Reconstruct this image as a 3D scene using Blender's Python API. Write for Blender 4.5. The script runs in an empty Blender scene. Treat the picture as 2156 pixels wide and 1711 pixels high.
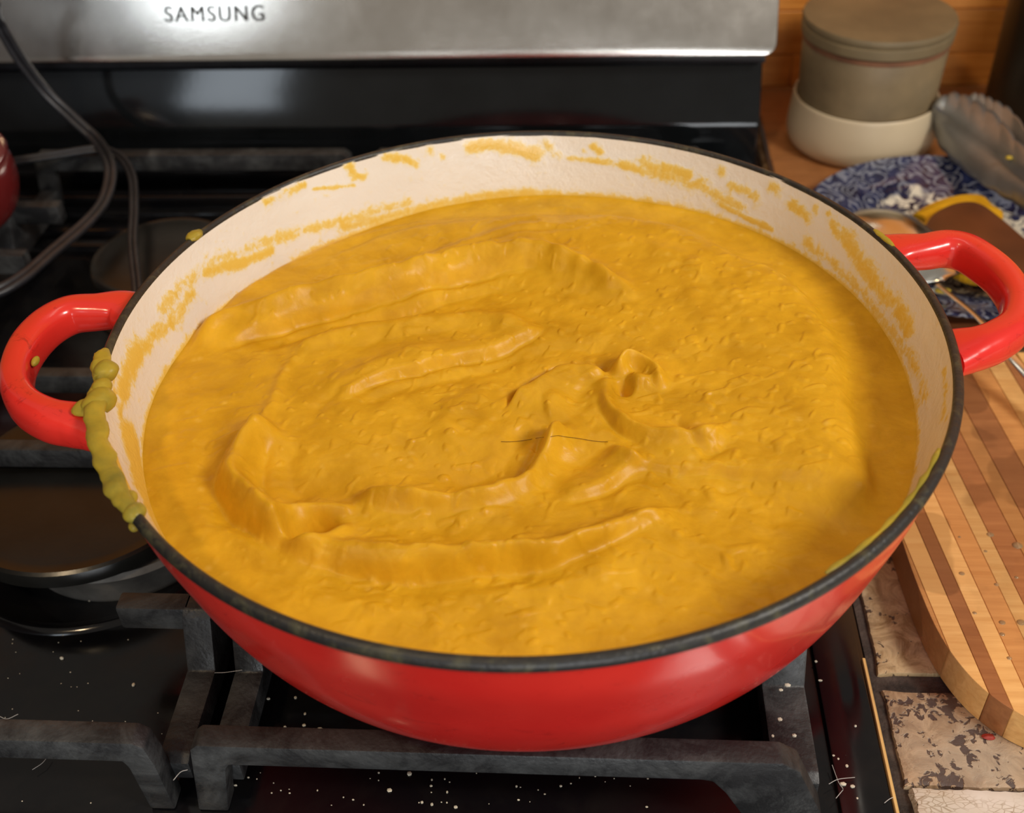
import bpy, bmesh, math, random
import numpy as np
from mathutils import Vector, noise as mnoise
random.seed(7); rng=np.random.default_rng(7)
PI=math.pi
# ---------------------------------------------------------------- camera, world, lights, exposure
S=bpy.context.scene; COL=S.collection
ZS=1.04                       # height of the pot rim above the floor; everything is laid out from the rim plane
CX,CY,CZ,YAW,PIT,ROL,FPX=0.0245929,-0.3519659,0.2556986,0.0863597,0.6997450,-0.0455779,2387.384
W_,H_=2156,1711
def cam_axes():
    f=Vector((0,math.cos(PIT),-math.sin(PIT))); r=Vector((1,0,0)); u=Vector((0,math.sin(PIT),math.cos(PIT)))
    r,u=r*math.cos(ROL)+u*math.sin(ROL), -r*math.sin(ROL)+u*math.cos(ROL)
    c,s=math.cos(YAW),math.sin(YAW)
    rot=lambda v:Vector((c*v.x-s*v.y,s*v.x+c*v.y,v.z))
    return rot(r),rot(u),rot(f)
RT,UP,FW=cam_axes(); CAM=Vector((CX,CY,CZ))
def ray(px,py): return (FW*FPX+RT*(px-W_/2)-UP*(py-H_/2)).normalized()
def at(px,py,z=None,Y=None,X=None):
    """point of the photograph on a real plane of the kitchen"""
    d=ray(px,py)
    t=(z-CZ)/d.z if z is not None else ((Y-CY)/d.y if Y is not None else (X-CX)/d.x)
    return CAM+d*t
cam=bpy.data.cameras.new('camera'); cam_o=bpy.data.objects.new('camera',cam); COL.objects.link(cam_o)
from mathutils import Matrix
M3=Matrix((RT,UP,-FW)).transposed()
cam_o.matrix_world=Matrix.Translation(CAM)@M3.to_4x4()
cam.sensor_width=36; cam.lens=FPX/W_*36; cam.clip_start=.01
cam.dof.use_dof=True; cam.dof.focus_distance=.44; cam.dof.aperture_fstop=10
S.camera=cam_o
S.view_settings.view_transform='Standard'; S.view_settings.look='None'
S.view_settings.gamma=1; S.view_settings.use_curve_mapping=False; S.view_settings.exposure=0.03
wd=bpy.data.worlds.new('world'); S.world=wd; wd.use_nodes=True
wd.node_tree.nodes['Background'].inputs[0].default_value=(1,.90,.78,1); wd.node_tree.nodes['Background'].inputs[1].default_value=.23
def area(name,loc,aim,sx,sy,col,power):
    l=bpy.data.lights.new(name,'AREA'); l.shape='RECTANGLE'; l.size=sx; l.size_y=sy; l.color=col; l.energy=power
    o=bpy.data.objects.new(name,l); COL.objects.link(o); o.location=loc
    o.rotation_euler=(Vector(aim)-Vector(loc)).to_track_quat('-Z','Y').to_euler(); return o
area('kitchen_window',(.95,-.50,.92),(0,0,0),.32,.32,(1,.94,.86),13)
area('hood_lamp',(.05,.36,.80),(.02,.0,0),.55,.10,(1,.90,.76),.5)
area('far_window',(-1.0,-1.9,1.2),(-.95,-1.0,1.1),.36,.54,(.80,.90,1),3.4)
area('low_front_fill',(.35,-2.0,.05),(0,0,0),.9,1.0,(.93,.97,1),18)  # added low fill behind the camera, brightens the pot's front
area('ceiling_lamp',(-.50,-.62,1.15),(0,0,0),.10,.10,(1,.74,.45),4.0)
# ---------------------------------------------------------------- helpers
def tag(o,label=None,cat=None,group=None,kind=None):
    if label:o['label']=label
    if cat:o['category']=cat
    if group:o['group']=group
    if kind:o['kind']=kind
    return o
def empty(name,loc=(0,0,0),label=None,cat=None,group=None,kind=None):
    o=bpy.data.objects.new(name,None); COL.objects.link(o); o.location=loc; o.empty_display_size=.02
    return tag(o,label,cat,group,kind)
def link(name,me,mat,parent=None,smooth=True):
    if mat: me.materials.append(mat)
    o=bpy.data.objects.new(name,me); COL.objects.link(o)
    if parent:
        o.parent=parent
        p=parent; off=Vector((0,0,0))
        while p: off+=p.location; p=p.parent
        o.location=-off
    if smooth:
        me.polygons.foreach_set('use_smooth',[True]*len(me.polygons))
        try: me.set_sharp_from_angle(angle=.7)
        except Exception: pass
    return o
def mesh(name,v,f):
    me=bpy.data.meshes.new(name); me.from_pydata([tuple(p) for p in v],[],f); me.update(); return me
def npmesh(name,V,Q):
    me=bpy.data.meshes.new(name); V=np.asarray(V,dtype=np.float32); Q=np.asarray(Q,dtype=np.int32)
    me.vertices.add(len(V)); me.vertices.foreach_set('co',V.ravel())
    me.loops.add(Q.size); me.loops.foreach_set('vertex_index',Q.ravel())
    me.polygons.add(len(Q)); me.polygons.foreach_set('loop_start',np.arange(0,Q.size,Q.shape[1],dtype=np.int32))
    me.update(calc_edges=True); me.validate(); return me
def box(name,x0,x1,y0,y1,z0,z1,mat,parent=None,bev=0.0,seg=2):
    bm=bmesh.new(); bmesh.ops.create_cube(bm,size=1)
    for v in bm.verts: v.co=Vector(((x0+x1)/2+v.co.x*(x1-x0),(y0+y1)/2+v.co.y*(y1-y0),(z0+z1)/2+v.co.z*(z1-z0)))
    if bev: bmesh.ops.bevel(bm,geom=bm.edges[:],offset=bev,segments=seg,affect='EDGES',profile=.6)
    me=bpy.data.meshes.new(name); bm.to_mesh(me); bm.free(); return link(name,me,mat,parent)
def prism(name,pts,z0,z1,mat,parent=None,bev=0.0,axis='z',seg=2):
    """polygon extruded; axis z: pts are x,y; axis y: pts are x,z, extruded from y=z0 to y=z1; axis x: pts y,z"""
    n=len(pts); m={'z':lambda p,h:(p[0],p[1],h),'y':lambda p,h:(p[0],h,p[1]),'x':lambda p,h:(h,p[0],p[1])}[axis]
    bm=bmesh.new(); a=[bm.verts.new(m(p,z0)) for p in pts]; b=[bm.verts.new(m(p,z1)) for p in pts]
    bm.faces.new(a); bm.faces.new(b[::-1])
    for i in range(n): bm.faces.new((a[i],b[i],b[(i+1)%n],a[(i+1)%n]))
    bmesh.ops.recalc_face_normals(bm,faces=bm.faces[:])
    if bev: bmesh.ops.bevel(bm,geom=bm.edges[:],offset=bev,segments=seg,affect='EDGES',profile=.6)
    me=bpy.data.meshes.new(name); bm.to_mesh(me); bm.free(); return link(name,me,mat,parent)
def lathe(name,prof,c,mat,parent=None,n=96,closed=False):
    k=len(prof); V=[];F=[]
    for i in range(n):
        a=2*PI*i/n
        for r,z in prof: V.append((c[0]+r*math.cos(a),c[1]+r*math.sin(a),c[2]+z))
    for i in range(n):
        j=(i+1)%n
        for q in range(k if closed else k-1):
            r=(q+1)%k; F.append((i*k+q,j*k+q,j*k+r,i*k+r))
    me=mesh(name,V,F); bm=bmesh.new(); bm.from_mesh(me); bmesh.ops.remove_doubles(bm,verts=bm.verts[:],dist=1e-6)
    bmesh.ops.recalc_face_normals(bm,faces=bm.faces[:]); bm.to_mesh(me); bm.free()
    return link(name,me,mat,parent)
def smooth_path(P,n=12):
    P=[Vector(p) for p in P]; Q=[P[0]*2-P[1]]+P+[P[-1]*2-P[-2]]; out=[]
    for i in range(1,len(Q)-2):
        for k in range(n):
            t=k/n; a,b,c,d=Q[i-1],Q[i],Q[i+1],Q[i+2]
            out.append(.5*((2*b)+(c-a)*t+(2*a-5*b+4*c-d)*t*t+(3*b-a-3*c+d)*t**3))
    out.append(P[-1]); return out
def tube_mesh(name,P,rad,n=10,flat=1.0,cap=True):
    V=[];F=[];m=len(P)
    for i,p in enumerate(P):
        t=(P[min(i+1,m-1)]-P[max(i-1,0)]).normalized()
        s=t.cross(Vector((0,0,1)))
        if s.length<.05: s=Vector((1,0,0))
        s.normalize(); u=s.cross(t)
        r=rad(i/(m-1)) if callable(rad) else rad
        for k in range(n):
            a=2*PI*k/n; V.append(p+s*math.cos(a)*r+u*math.sin(a)*r*flat)
    for i in range(m-1):
        for k in range(n): F.append((i*n+k,i*n+(k+1)%n,(i+1)*n+(k+1)%n,(i+1)*n+k))
    if cap: F.append(tuple(range(n))[::-1]); F.append(tuple(range((m-1)*n,m*n)))
    return mesh(name,V,F)
# node materials
class NM:
    def __init__(s,name):
        s.m=bpy.data.materials.new(name); s.m.use_nodes=True; s.t=s.m.node_tree; s.b=s.t.nodes['Principled BSDF']
    def n(s,typ,**k):
        x=s.t.nodes.new(typ)
        for a,v in k.items():
            if a.startswith('i_'):
                key=a[2:].replace('_',' '); key=int(key) if key.isdigit() else key; x.inputs[key].default_value=v
            else: setattr(x,a,v)
        return x
    def l(s,a,b): s.t.links.new(a,b)
    def coord(s,kind='Object',scale=(1,1,1),rot=(0,0,0)):
        c=s.n('ShaderNodeTexCoord'); mp=s.n('ShaderNodeMapping'); mp.inputs['Scale'].default_value=scale; mp.inputs['Rotation'].default_value=rot
        s.l(c.outputs[kind],mp.inputs[0]); return mp.outputs[0]
    def noise(s,v,scale,detail=4,rough=.55,dist=0):
        x=s.n('ShaderNodeTexNoise'); x.inputs['Scale'].default_value=scale; x.inputs['Detail'].default_value=detail
        x.inputs['Roughness'].default_value=rough; x.inputs['Distortion'].default_value=dist; s.l(v,x.inputs['Vector']); return x.outputs['Fac']
    def vor(s,v,scale,feat='F1'):
        x=s.n('ShaderNodeTexVoronoi'); x.feature=feat; x.inputs['Scale'].default_value=scale; s.l(v,x.inputs['Vector']); return x.outputs['Distance']
    def ramp(s,f,stops,interp='LINEAR'):
        x=s.n('ShaderNodeValToRGB'); x.color_ramp.interpolation=interp; e=x.color_ramp.elements
        while len(e)<len(stops): e.new(.5)
        for q,(p,c) in zip(e,stops): q.position=p; q.color=(c if hasattr(c,'__len__') else (c,c,c))[:3]+(1,) if hasattr(c,'__len__') else (c,c,c,1)
        s.l(f,x.inputs[0]); return x.outputs[0]
    def mix(s,f,a,b,typ='MIX'):
        x=s.n('ShaderNodeMix'); x.data_type='RGBA'; x.blend_type=typ
        for v,i in ((f,0),(a,6),(b,7)):
            if hasattr(v,'links') or hasattr(v,'is_output'): s.l(v,x.inputs[i])
            elif i==0: x.inputs[0].default_value=v
            else: x.inputs[i].default_value=tuple(v)[:3]+(1,)
        return x.outputs[2]
    def math(s,op,a,b=0.0):
        x=s.n('ShaderNodeMath'); x.operation=op
        for v,i in ((a,0),(b,1)):
            if hasattr(v,'is_output'): s.l(v,x.inputs[i])
            else: x.inputs[i].default_value=v
        return x.outputs[0]
    def bump(s,h,strength=.3,dist=.001):
        x=s.n('ShaderNodeBump'); x.inputs['Strength'].default_value=strength; x.inputs['Distance'].default_value=dist
        s.l(h,x.inputs['Height']); s.l(x.outputs[0],s.b.inputs['Normal']); return x
    def base(s,c):
        if hasattr(c,'is_output'): s.l(c,s.b.inputs['Base Color'])
        else: s.b.inputs['Base Color'].default_value=tuple(c)+(1,)
    def set(s,**k):
        for a,v in k.items():
            i=s.b.inputs[a.replace('_',' ')]
            if hasattr(v,'is_output'): s.l(v,i)
            else: i.default_value=v
        return s.m
def simple(name,col,rough=.5,metal=0,ns=60,var=.25,bump=.15,**k):
    q=NM(name); v=q.coord(); f=q.noise(v,ns)
    q.base(q.mix(q.ramp(f,[(.3,0.),(.7,1.)]),[c*(1-var) for c in col],[min(1,c*(1+var)) for c in col]))
    if bump: q.bump(q.noise(v,ns*6),bump,.0004)
    return q.set(Roughness=rough,Metallic=metal,**k)
# ---------------------------------------------------------------- materials
def mat_soup(name='soup_puree',weight=.30,ca=(.56,.285,.007),cb=(.78,.435,.018)):
    q=NM(name); v=q.coord()
    a=q.noise(v,55,5,.6,.4); b=q.noise(q.coord(scale=(1,1.6,1),rot=(0,0,.35)),170,4,.6)
    c=q.mix(q.ramp(a,[(.3,0.),(.72,1.)]),ca,cb)
    pulp=q.ramp(q.vor(v,150),[(.0,1.),(.28,0.)]); pn=q.ramp(q.noise(v,60),[(.5,0.),(.6,1.)])
    c=q.mix(q.math('MULTIPLY',q.math('MULTIPLY',pulp,pn),.30),c,(.93,.62,.14))
    speck=q.ramp(q.vor(v,46),[(.0,1.),(.035,0.)])
    sn=q.ramp(q.noise(v,31),[(.60,0.),(.62,1.)])
    c=q.mix(q.math('MULTIPLY',speck,sn),c,(.09,.045,.008))
    q.base(c)
    h=q.math('ADD',q.math('MULTIPLY',b,.8),q.math('MULTIPLY',q.noise(v,480,3),.45))
    q.bump(h,.28,.0006)
    q.b.subsurface_method='RANDOM_WALK'
    q.b.inputs['Subsurface Radius'].default_value=(.004,.0026,.0006)
    return q.set(Subsurface_Weight=weight,Subsurface_Scale=.6,Roughness=.40,Specular_IOR_Level=.25)
M={}
M['soup']=mat_soup()
def mat_red():
    q=NM('red_enamel'); v=q.coord()
    c=q.mix(q.ramp(q.noise(v,14,3),[(.3,0.),(.7,1.)]),(.66,.018,.014),(.80,.040,.026))
    g=q.ramp(q.noise(q.coord(scale=(1,1,2)),60,8,.75,1.5),[(.59,0.),(.68,1.)])
    c=q.mix(q.math('MULTIPLY',g,.55),c,(.22,.008,.008))
    q.base(c); q.bump(q.noise(v,110,3),.12,.0006)
    return q.set(Roughness=q.ramp(q.noise(v,40,5),[(.3,.18),(.8,.34)]),Coat_Weight=.35,Coat_Roughness=.08)
M['red']=mat_red()
def mat_lining():
    q=NM('cream_enamel_lining'); v=q.coord()
    at_=q.n('ShaderNodeAttribute'); at_.attribute_name='smear'
    n1=q.noise(v,120,6,.7,.6); n2=q.noise(v,420,4,.6)
    k=q.math('ADD',at_.outputs['Fac'],q.math('MULTIPLY',q.math('SUBTRACT',n1,.5),1.7))
    k=q.math('ADD',k,q.math('MULTIPLY',q.math('SUBTRACT',n2,.5),.9))
    m=q.ramp(k,[(.22,0.),(.42,.35),(.60,.92)])
    yel=q.mix(q.ramp(k,[(.4,0.),(.9,1.)]),(.84,.68,.26),(.80,.51,.045))
    enamel=q.mix(q.ramp(q.noise(v,18,4),[(.35,0.),(.7,1.)]),(.84,.79,.71),(.80,.74,.65))
    q.base(q.mix(m,enamel,yel)); q.bump(k,.35,.0008)
    return q.set(Roughness=.22,Coat_Weight=.2)
M['lining']=mat_lining()
def mat_rim():
    q=NM('bare_black_rim'); v=q.coord()
    g=q.ramp(q.noise(v,90,5,.7,1),[(.5,0.),(.68,1.)])
    q.base(q.mix(q.math('MULTIPLY',g,.45),(.018,.017,.016),(.12,.11,.05))); q.bump(q.noise(v,500,4),.5,.0006)
    return q.set(Roughness=.42)
M['rim']=mat_rim()
def mat_iron():
    q=NM('cast_iron_grate'); v=q.coord()
    g=q.ramp(q.noise(v,38,7,.7,.6),[(.44,0.),(.72,1.)])
    q.base(q.mix(q.math('MULTIPLY',g,.9),(.014,.014,.015),(.085,.088,.088)))
    q.bump(q.noise(v,520,4),.5,.0006)
    return q.set(Roughness=q.ramp(q.noise(v,60,4),[(.3,.36),(.7,.6)]),Specular_IOR_Level=.5)
M['iron']=mat_iron()
def mat_cooktop():
    q=NM('black_enamel_cooktop'); v=q.coord()
    d=q.ramp(q.noise(v,30,8,.7,.5),[(.45,0.),(.8,1.)])
    sp=q.math('MULTIPLY',q.ramp(q.vor(v,130),[(.0,1.),(.05,0.)]),q.ramp(q.noise(v,25),[(.56,0.),(.60,1.)]))
    c=q.mix(q.math('MULTIPLY',d,.35),(.004,.004,.005),(.022,.019,.015)); c=q.mix(q.math('MULTIPLY',sp,.5),c,(.45,.40,.30))
    q.base(c); q.bump(sp,.3,.0005)
    return q.set(Roughness=q.ramp(q.noise(v,22,6,.65),[(.35,.07),(.75,.28)]))
M['cooktop']=mat_cooktop()
def mat_steel():
    q=NM('brushed_steel'); v=q.coord(scale=(1,6,6)); s=q.noise(q.coord(scale=(6,160,160)),14,3)
    st=q.ramp(q.noise(q.coord(),26,6,.7,.6),[(.5,0.),(.85,1.)])
    q.base(q.mix(q.math('MULTIPLY',st,.2),(.74,.70,.64),(.86,.83,.78)))
    q.bump(s,.06,.0004)
    return q.set(Metallic=1.0,Roughness=q.ramp(q.noise(q.coord(),40,6,.7),[(.3,.15),(.8,.22)]),Anisotropic=.0)
M['steel']=mat_steel()
M['glass_black']=simple('black_gloss_panel',(.006,.007,.008),.10,0,30,.3,0.03)
M['letter']=simple('engraved_lettering',(.03,.03,.03),.6,0,80,.2,0)
M['black_plastic']=simple('black_cord_rubber',(.016,.016,.019),.38,0,90,.3,.15)
M['painted_glint']=simple('edge_strip_painted_glint',(.95,.66,.26),.32,.35,60,.1,0)  # steel strip with its golden lamp glint put into the base colour
M['cap']=simple('burner_cap_black',(.010,.010,.009),.26,0,40,.4,.12)
M['alu']=simple('burner_base_alloy',(.16,.15,.135),.55,.6,70,.35,.4)
M['cream']=simple('cream_glaze',(.56,.45,.295),.38,0,14,.08,.05)
M['stone_jar']=simple('grey_brown_stoneware',(.195,.140,.072),.55,0,30,.22,.3)
M['jar_lid']=simple('grey_brown_lid',(.165,.122,.062),.6,0,24,.2,.3)
M['jar_clay']=simple('unglazed_clay_line',(.20,.085,.04),.7,0,60,.3,.3)
M['tong']=simple('tarnished_steel',(.27,.27,.26),.42,.75,30,.2,.2)
M['chrome']=simple('polished_spoon_steel',(.72,.70,.64),.2,1,30,.08,.02)
M['spatula']=simple('dark_brown_wood',(.115,.036,.011),.4,0,26,.3,.15)
M['bottle']=simple('dark_bottle',(.010,.008,.005),.35,0,20,.3,.05)
M['darkred']=simple('dark_red_enamel',(.13,.012,.012),.22,0,18,.25,.03)
M['grout']=simple('dirty_grout',(.060,.043,.034),.85,0,120,.75,1.0)
M['paint']=simple('warm_wall_paint',(.55,.48,.38),.8,0,6,.05,.1)
M['cabinet']=simple('dark_cabinet_paint',(.035,.022,.016),.5,0,6,.2,.05)
M['floor']=simple('floor_boards',(.16,.09,.05),.5,0,6,.2,.1)
M['crumb']=simple('pale_crumb',(.62,.56,.44),.7,0,200,.3,0)
M['flake']=simple('red_flake',(.30,.025,.012),.6,0,200,.4,0)
M['lint']=simple('pale_lint',(.45,.44,.42),.8,0,200,.2,0)
M['hair']=simple('dark_hair',(.05,.02,.005),.5,0,200,.2,0)
def mat_water():
    q=NM('water_drop'); q.base((.75,.5,.25)); return q.set(Roughness=.03,Alpha=.35,Coat_Weight=1.0)
M['water']=mat_water()
def mat_wood(name,c0,c1,ang=0,rough=.5,sc=1.0,wet=0):
    q=NM(name); v=q.coord(scale=(5*sc,90*sc,90*sc),rot=(0,0,ang)); oi=q.n('ShaderNodeObjectInfo')
    ad=q.n('ShaderNodeVectorMath'); ad.operation='ADD'; q.l(v,ad.inputs[0])
    cb=q.n('ShaderNodeCombineXYZ'); q.l(q.math('MULTIPLY',oi.outputs['Random'],40.0),cb.inputs[0]); q.l(cb.outputs[0],ad.inputs[1])
    g=q.noise(ad.outputs[0],3.0,6,.65,.7); g2=q.noise(q.coord(),45,5,.6)
    c=q.mix(q.ramp(g,[(.3,0.),(.72,1.)]),c0,c1)
    c=q.mix(q.ramp(g2,[(.52,0.),(.72,.35)]),c,[x*.55 for x in c0])
    if wet:
        wp=q.ramp(q.noise(q.coord(),20,2,.4),[(.56,0.),(.575,1.)]); c=q.mix(q.math('MULTIPLY',wp,.55),c,[x*.62 for x in c0])
    hs=q.n('ShaderNodeHueSaturation'); q.l(c,hs.inputs['Color']); q.l(q.math('ADD',q.math('MULTIPLY',oi.outputs['Random'],.35),.82),hs.inputs['Value'])
    q.base(hs.outputs[0]); q.bump(g,.12,.0006)
    if wet: return q.set(Roughness=q.ramp(q.noise(q.coord(),16,4),[(.4,.45),(.6,.22)]))
    return q.set(Roughness=rough)
M['strip_light']=mat_wood('pale_maple_strip',(.62,.33,.105),(.80,.50,.19),PI/2,wet=1)
M['strip_mid']=mat_wood('tan_wood_strip',(.46,.205,.062),(.60,.30,.10),PI/2,wet=1)
M['strip_dark']=mat_wood('walnut_strip',(.30,.115,.040),(.42,.18,.065),PI/2,wet=1)
M['wallwood']=mat_wood('orange_wall_plank',(.66,.225,.032),(.88,.36,.068),0,.45)
M['boardwood']=mat_wood('brown_worktop_board',(.25,.095,.028),(.36,.15,.05),0,.4)
def mat_tile(name,c0,c1,pit,dens):
    q=NM(name); v=q.coord(); oi=q.n('ShaderNodeObjectInfo')
    a=q.noise(v,85,8,.72,.9)
    c=q.mix(q.ramp(a,[(.40,0.),(.60,1.)]),c0,c1)
    c=q.mix(q.ramp(q.noise(v,24,5),[(.45,0.),(.7,.6)]),c,(.44,.385,.30))
    p=q.ramp(q.math('ADD',q.noise(v,240,3,.55,.8),q.math('MULTIPLY',q.math('SUBTRACT',q.noise(v,60,3),.5),.8)),[(dens+.10,0.),(dens+.15,.9)])
    q.base(q.mix(p,c,pit)); q.bump(q.math('SUBTRACT',a,p),.5,.0012)
    return q.set(Roughness=.42)
M['tile']=mat_tile('travertine_tile',(.27,.165,.070),(.56,.40,.215),(.045,.03,.026),.54)
M['tile2']=mat_tile('pitted_travertine_tile',(.28,.18,.10),(.54,.39,.24),(.06,.04,.04),.44)
def mat_tilew():
    q=NM('white_crackled_tile'); v=q.coord(scale=(1,1.9,1))
    cr=q.ramp(q.vor(v,330,'DISTANCE_TO_EDGE'),[(.0,1.),(.09,0.)])
    m=q.ramp(q.noise(q.coord(),60,4),[(.42,0.),(.6,1.)])
    e=q.mix(q.ramp(q.noise(q.coord(),45),[(.4,0.),(.7,1.)]),(.66,.62,.52),(.80,.78,.72))
    q.base(q.mix(q.math('MULTIPLY',q.math('MULTIPLY',cr,m),.8),e,(.28,.20,.10))); q.bump(cr,-.2,.0006)
    return q.set(Roughness=.3)
M['tilew']=mat_tilew()
PLC=(.250,.263)
def mat_plate():
    q=NM('blue_transfer_print'); c=q.n('ShaderNodeTexCoord'); sb=q.n('ShaderNodeVectorMath'); sb.operation='SUBTRACT'
    q.l(c.outputs['Object'],sb.inputs[0]); sb.inputs[1].default_value=(PLC[0],PLC[1],0); v=sb.outputs[0]
    sx=q.n('ShaderNodeSeparateXYZ'); q.l(v,sx.inputs[0])
    r=q.math('SQRT',q.math('ADD',q.math('POWER',sx.outputs[0],2.),q.math('POWER',sx.outputs[1],2.)))
    w=q.n('ShaderNodeTexNoise'); w.inputs['Scale'].default_value=55; w.inputs['Detail'].default_value=2; q.l(v,w.inputs['Vector'])
    sc=q.n('ShaderNodeVectorMath'); sc.operation='SCALE'; q.l(w.outputs['Color'],sc.inputs[0]); sc.inputs['Scale'].default_value=.022
    wv=q.n('ShaderNodeVectorMath'); wv.operation='ADD'; q.l(v,wv.inputs[0]); q.l(sc.outputs[0],wv.inputs[1])
    d=q.vor(wv.outputs[0],62); rings=q.math('SINE',q.math('MULTIPLY',d,26.))
    scroll=q.ramp(rings,[(.30,0.),(.62,1.)])
    leaf=q.ramp(q.noise(wv.outputs[0],80,4,.65,1.2),[(.47,1.),(.54,0.)])
    blue=q.mix(q.ramp(q.noise(v,120,3),[(.35,0.),(.65,1.)]),(.008,.010,.036),(.028,.037,.105))
    rimc=q.mix(q.math('MULTIPLY',scroll,.55),blue,(.33,.36,.44))
    cen=q.mix(leaf,(.74,.70,.58),blue)
    zone=q.ramp(q.math('ADD',q.math('MULTIPLY',r,10.),q.math('MULTIPLY',q.math('SUBTRACT',q.noise(v,50,2),.5),.26)),[(.60,0.),(.63,1.)])
    q.base(q.mix(zone,cen,rimc)); return q.set(Roughness=.14,Coat_Weight=.4)
M['plate']=mat_plate()
# ---------------------------------------------------------------- setting: wall, floor
ZC=-.143                      # cooktop surface
ZT=-.145                      # tile surface
ZB=-.133                      # top of the wooden worktop board
wall=empty('wall_back',(0,.50,-.2),kind='structure')
hs=[.032,.026,.034,.028,.030,.036,.026,.031]
z=-.165; k=0
while z<.62:
    h=hs[k%len(hs)]
    x=-.95+(k*37%11)*.03
    x=-1.0
    seam=[-.55,-.1,.32,.26,.75]
    xs=[-1.0]+sorted(.05*((k*7)%5)+s for s in (-.5,.08,.31,.72))+[1.35]
    for a,b in zip(xs[:-1],xs[1:]):
        box('plank',a+.0002,b-.0002,.50,.515,z+.0003,z+h-.0003,M['wallwood'],wall,.0006,1)
    z+=h; k+=1
tag(box('wall_left',-1.27,-1.25,-2.2,.515,-1.04,1.4,M['cabinet']),kind='structure')
tag(box('floor',-1.25,1.35,-2.2,.515,-1.06,-1.04,M['floor']),kind='structure')
# ---------------------------------------------------------------- range
rg=empty('gas_range',(-.23,.04,-1.04),'black gas range with stainless control panel under the red pot','stove')
XL,XR=-.615,.144
box('cooktop',XL,XR,-.30,.385,ZC-.012,ZC,M['cooktop'],rg,.002)
box('oven_body',XL+.005,XR-.004,-.285,.38,-1.02,ZC-.0125,M['cooktop'],rg,.004)
box('cooktop_border',XR-.022,XR-.0025,-.30,.372,ZC+.0002,ZC+.0022,M['cooktop'],rg,.0008)
box('edge_strip',XR-.0022,XR-.0007,-.30,-.046,ZC+.0001,ZC+.0030,M['painted_glint'],rg,.0003,1)
# rear vent ledge: long ribs
for i,(y,h) in enumerate(((.362,.016),(.338,.008),(.318,.006),(.298,.005),(.280,.004))):
    pts=[(y-.006,ZC),(y-.004,ZC+h),(y+.004,ZC+h+.001),(y+.008,ZC)]
    prism('vent_rib',pts,XL+.03,XR-.02,M['cooktop'],rg,.0012,'x')
# backguard: black glossy curved riser + leaning steel panel
bk=[(.380,-.143),(.3812,-.107),(.4005,-.0655),(.46,-.0655),(.46,-.143)]
prism('backguard_riser',bk,XL,XR-.002,M['glass_black'],rg,.0022,'x',3)
prism('panel_gap_lip',[(.388,-.0650),(.388,-.0600),(.45,-.0600),(.45,-.0650)],XL,XR-.002,M['black_plastic'],rg,.001,'x')
tilt=math.radians(24); cp=empty('tmp'); bpy.data.objects.remove(cp)
def steel_pt(s,x,out=0):      # s: distance up the panel face
    y0,z0=.3795,-.0565
    return Vector((x,y0+s*math.sin(tilt)-out*math.cos(tilt),z0+s*math.cos(tilt)+out*math.sin(tilt)))
def rounded(x0,x1,s0,s1,r,n=8):
    P=[]
    for cx_,cs,a0 in ((x1-r,s0+r,-PI/2),(x1-r,s1-r,0),(x0+r,s1-r,PI/2),(x0+r,s0+r,PI)):
        for i in range(n+1):
            a=a0+PI/2*i/n; P.append((cx_+r*math.cos(a),cs+r*math.sin(a)))
    return P
rp=rounded(XL-.003,XR+.0035,0,.15,.0085)
bm=bmesh.new()
A=[bm.verts.new(steel_pt(s,x,0)) for x,s in rp]; B=[bm.verts.new(steel_pt(s,x,-.035)) for x,s in rp]
fa=bm.faces.new(A); bm.faces.new(B[::-1])
for i in range(len(A)): bm.faces.new((A[i],B[i],B[(i+1)%len(A)],A[(i+1)%len(A)]))
bmesh.ops.recalc_face_normals(bm,faces=bm.faces[:])
bmesh.ops.bevel(bm,geom=[e for e in fa.edges],offset=.0012,segments=3,affect='EDGES',profile=.5)
me=bpy.data.meshes.new('control_panel'); bm.to_mesh(me); bm.free()
panel=link('control_panel',me,M['steel'],rg)
# engraved word, one mesh
cu=bpy.data.curves.new('t','FONT'); cu.body='SAMSUNG'; cu.size=.0185; cu.extrude=.0002; cu.offset=.0; cu.space_character=1.18
to=bpy.data.objects.new('t',cu); COL.objects.link(to); bpy.context.view_layer.update()
tm=bpy.data.meshes.new_from_object(to.evaluated_get(bpy.context.evaluated_depsgraph_get())); bpy.data.objects.remove(to)
xs=[v.co.x for v in tm.vertices]; w=max(xs)-min(xs); h=max(v.co.y for v in tm.vertices)
PX0,PX1=.0,.0
def on_panel(px,py):
    n=Vector((0,-math.cos(tilt),math.sin(tilt))); d=ray(px,py); p0=steel_pt(0,0); t=(p0-CAM).dot(n)/d.dot(n); p=CAM+d*t
    return p.x,(p.z-p0.z)/math.cos(tilt)
(xa,sa),(xb,sb)=on_panel(348,46),on_panel(556,45); (_,sc_)=on_panel(450,12)
for v in tm.vertices:
    u=(v.co.x-min(xs))/w; s=sa+(v.co.y/h)*(sc_-sa); zz=v.co.z
    v.co=steel_pt(s,xa+u*(xb-xa),.0002+zz)
bm=bmesh.new(); bm.from_mesh(tm); tm2=tm.copy()
for v in tm2.vertices: v.co.x+=.00055
for v in tm2.vertices: v.co.y-=.00004
bm.from_mesh(tm2); bm.to_mesh(tm); bm.free()
link('lettering',tm,M['letter'],panel,smooth=False)
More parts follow.
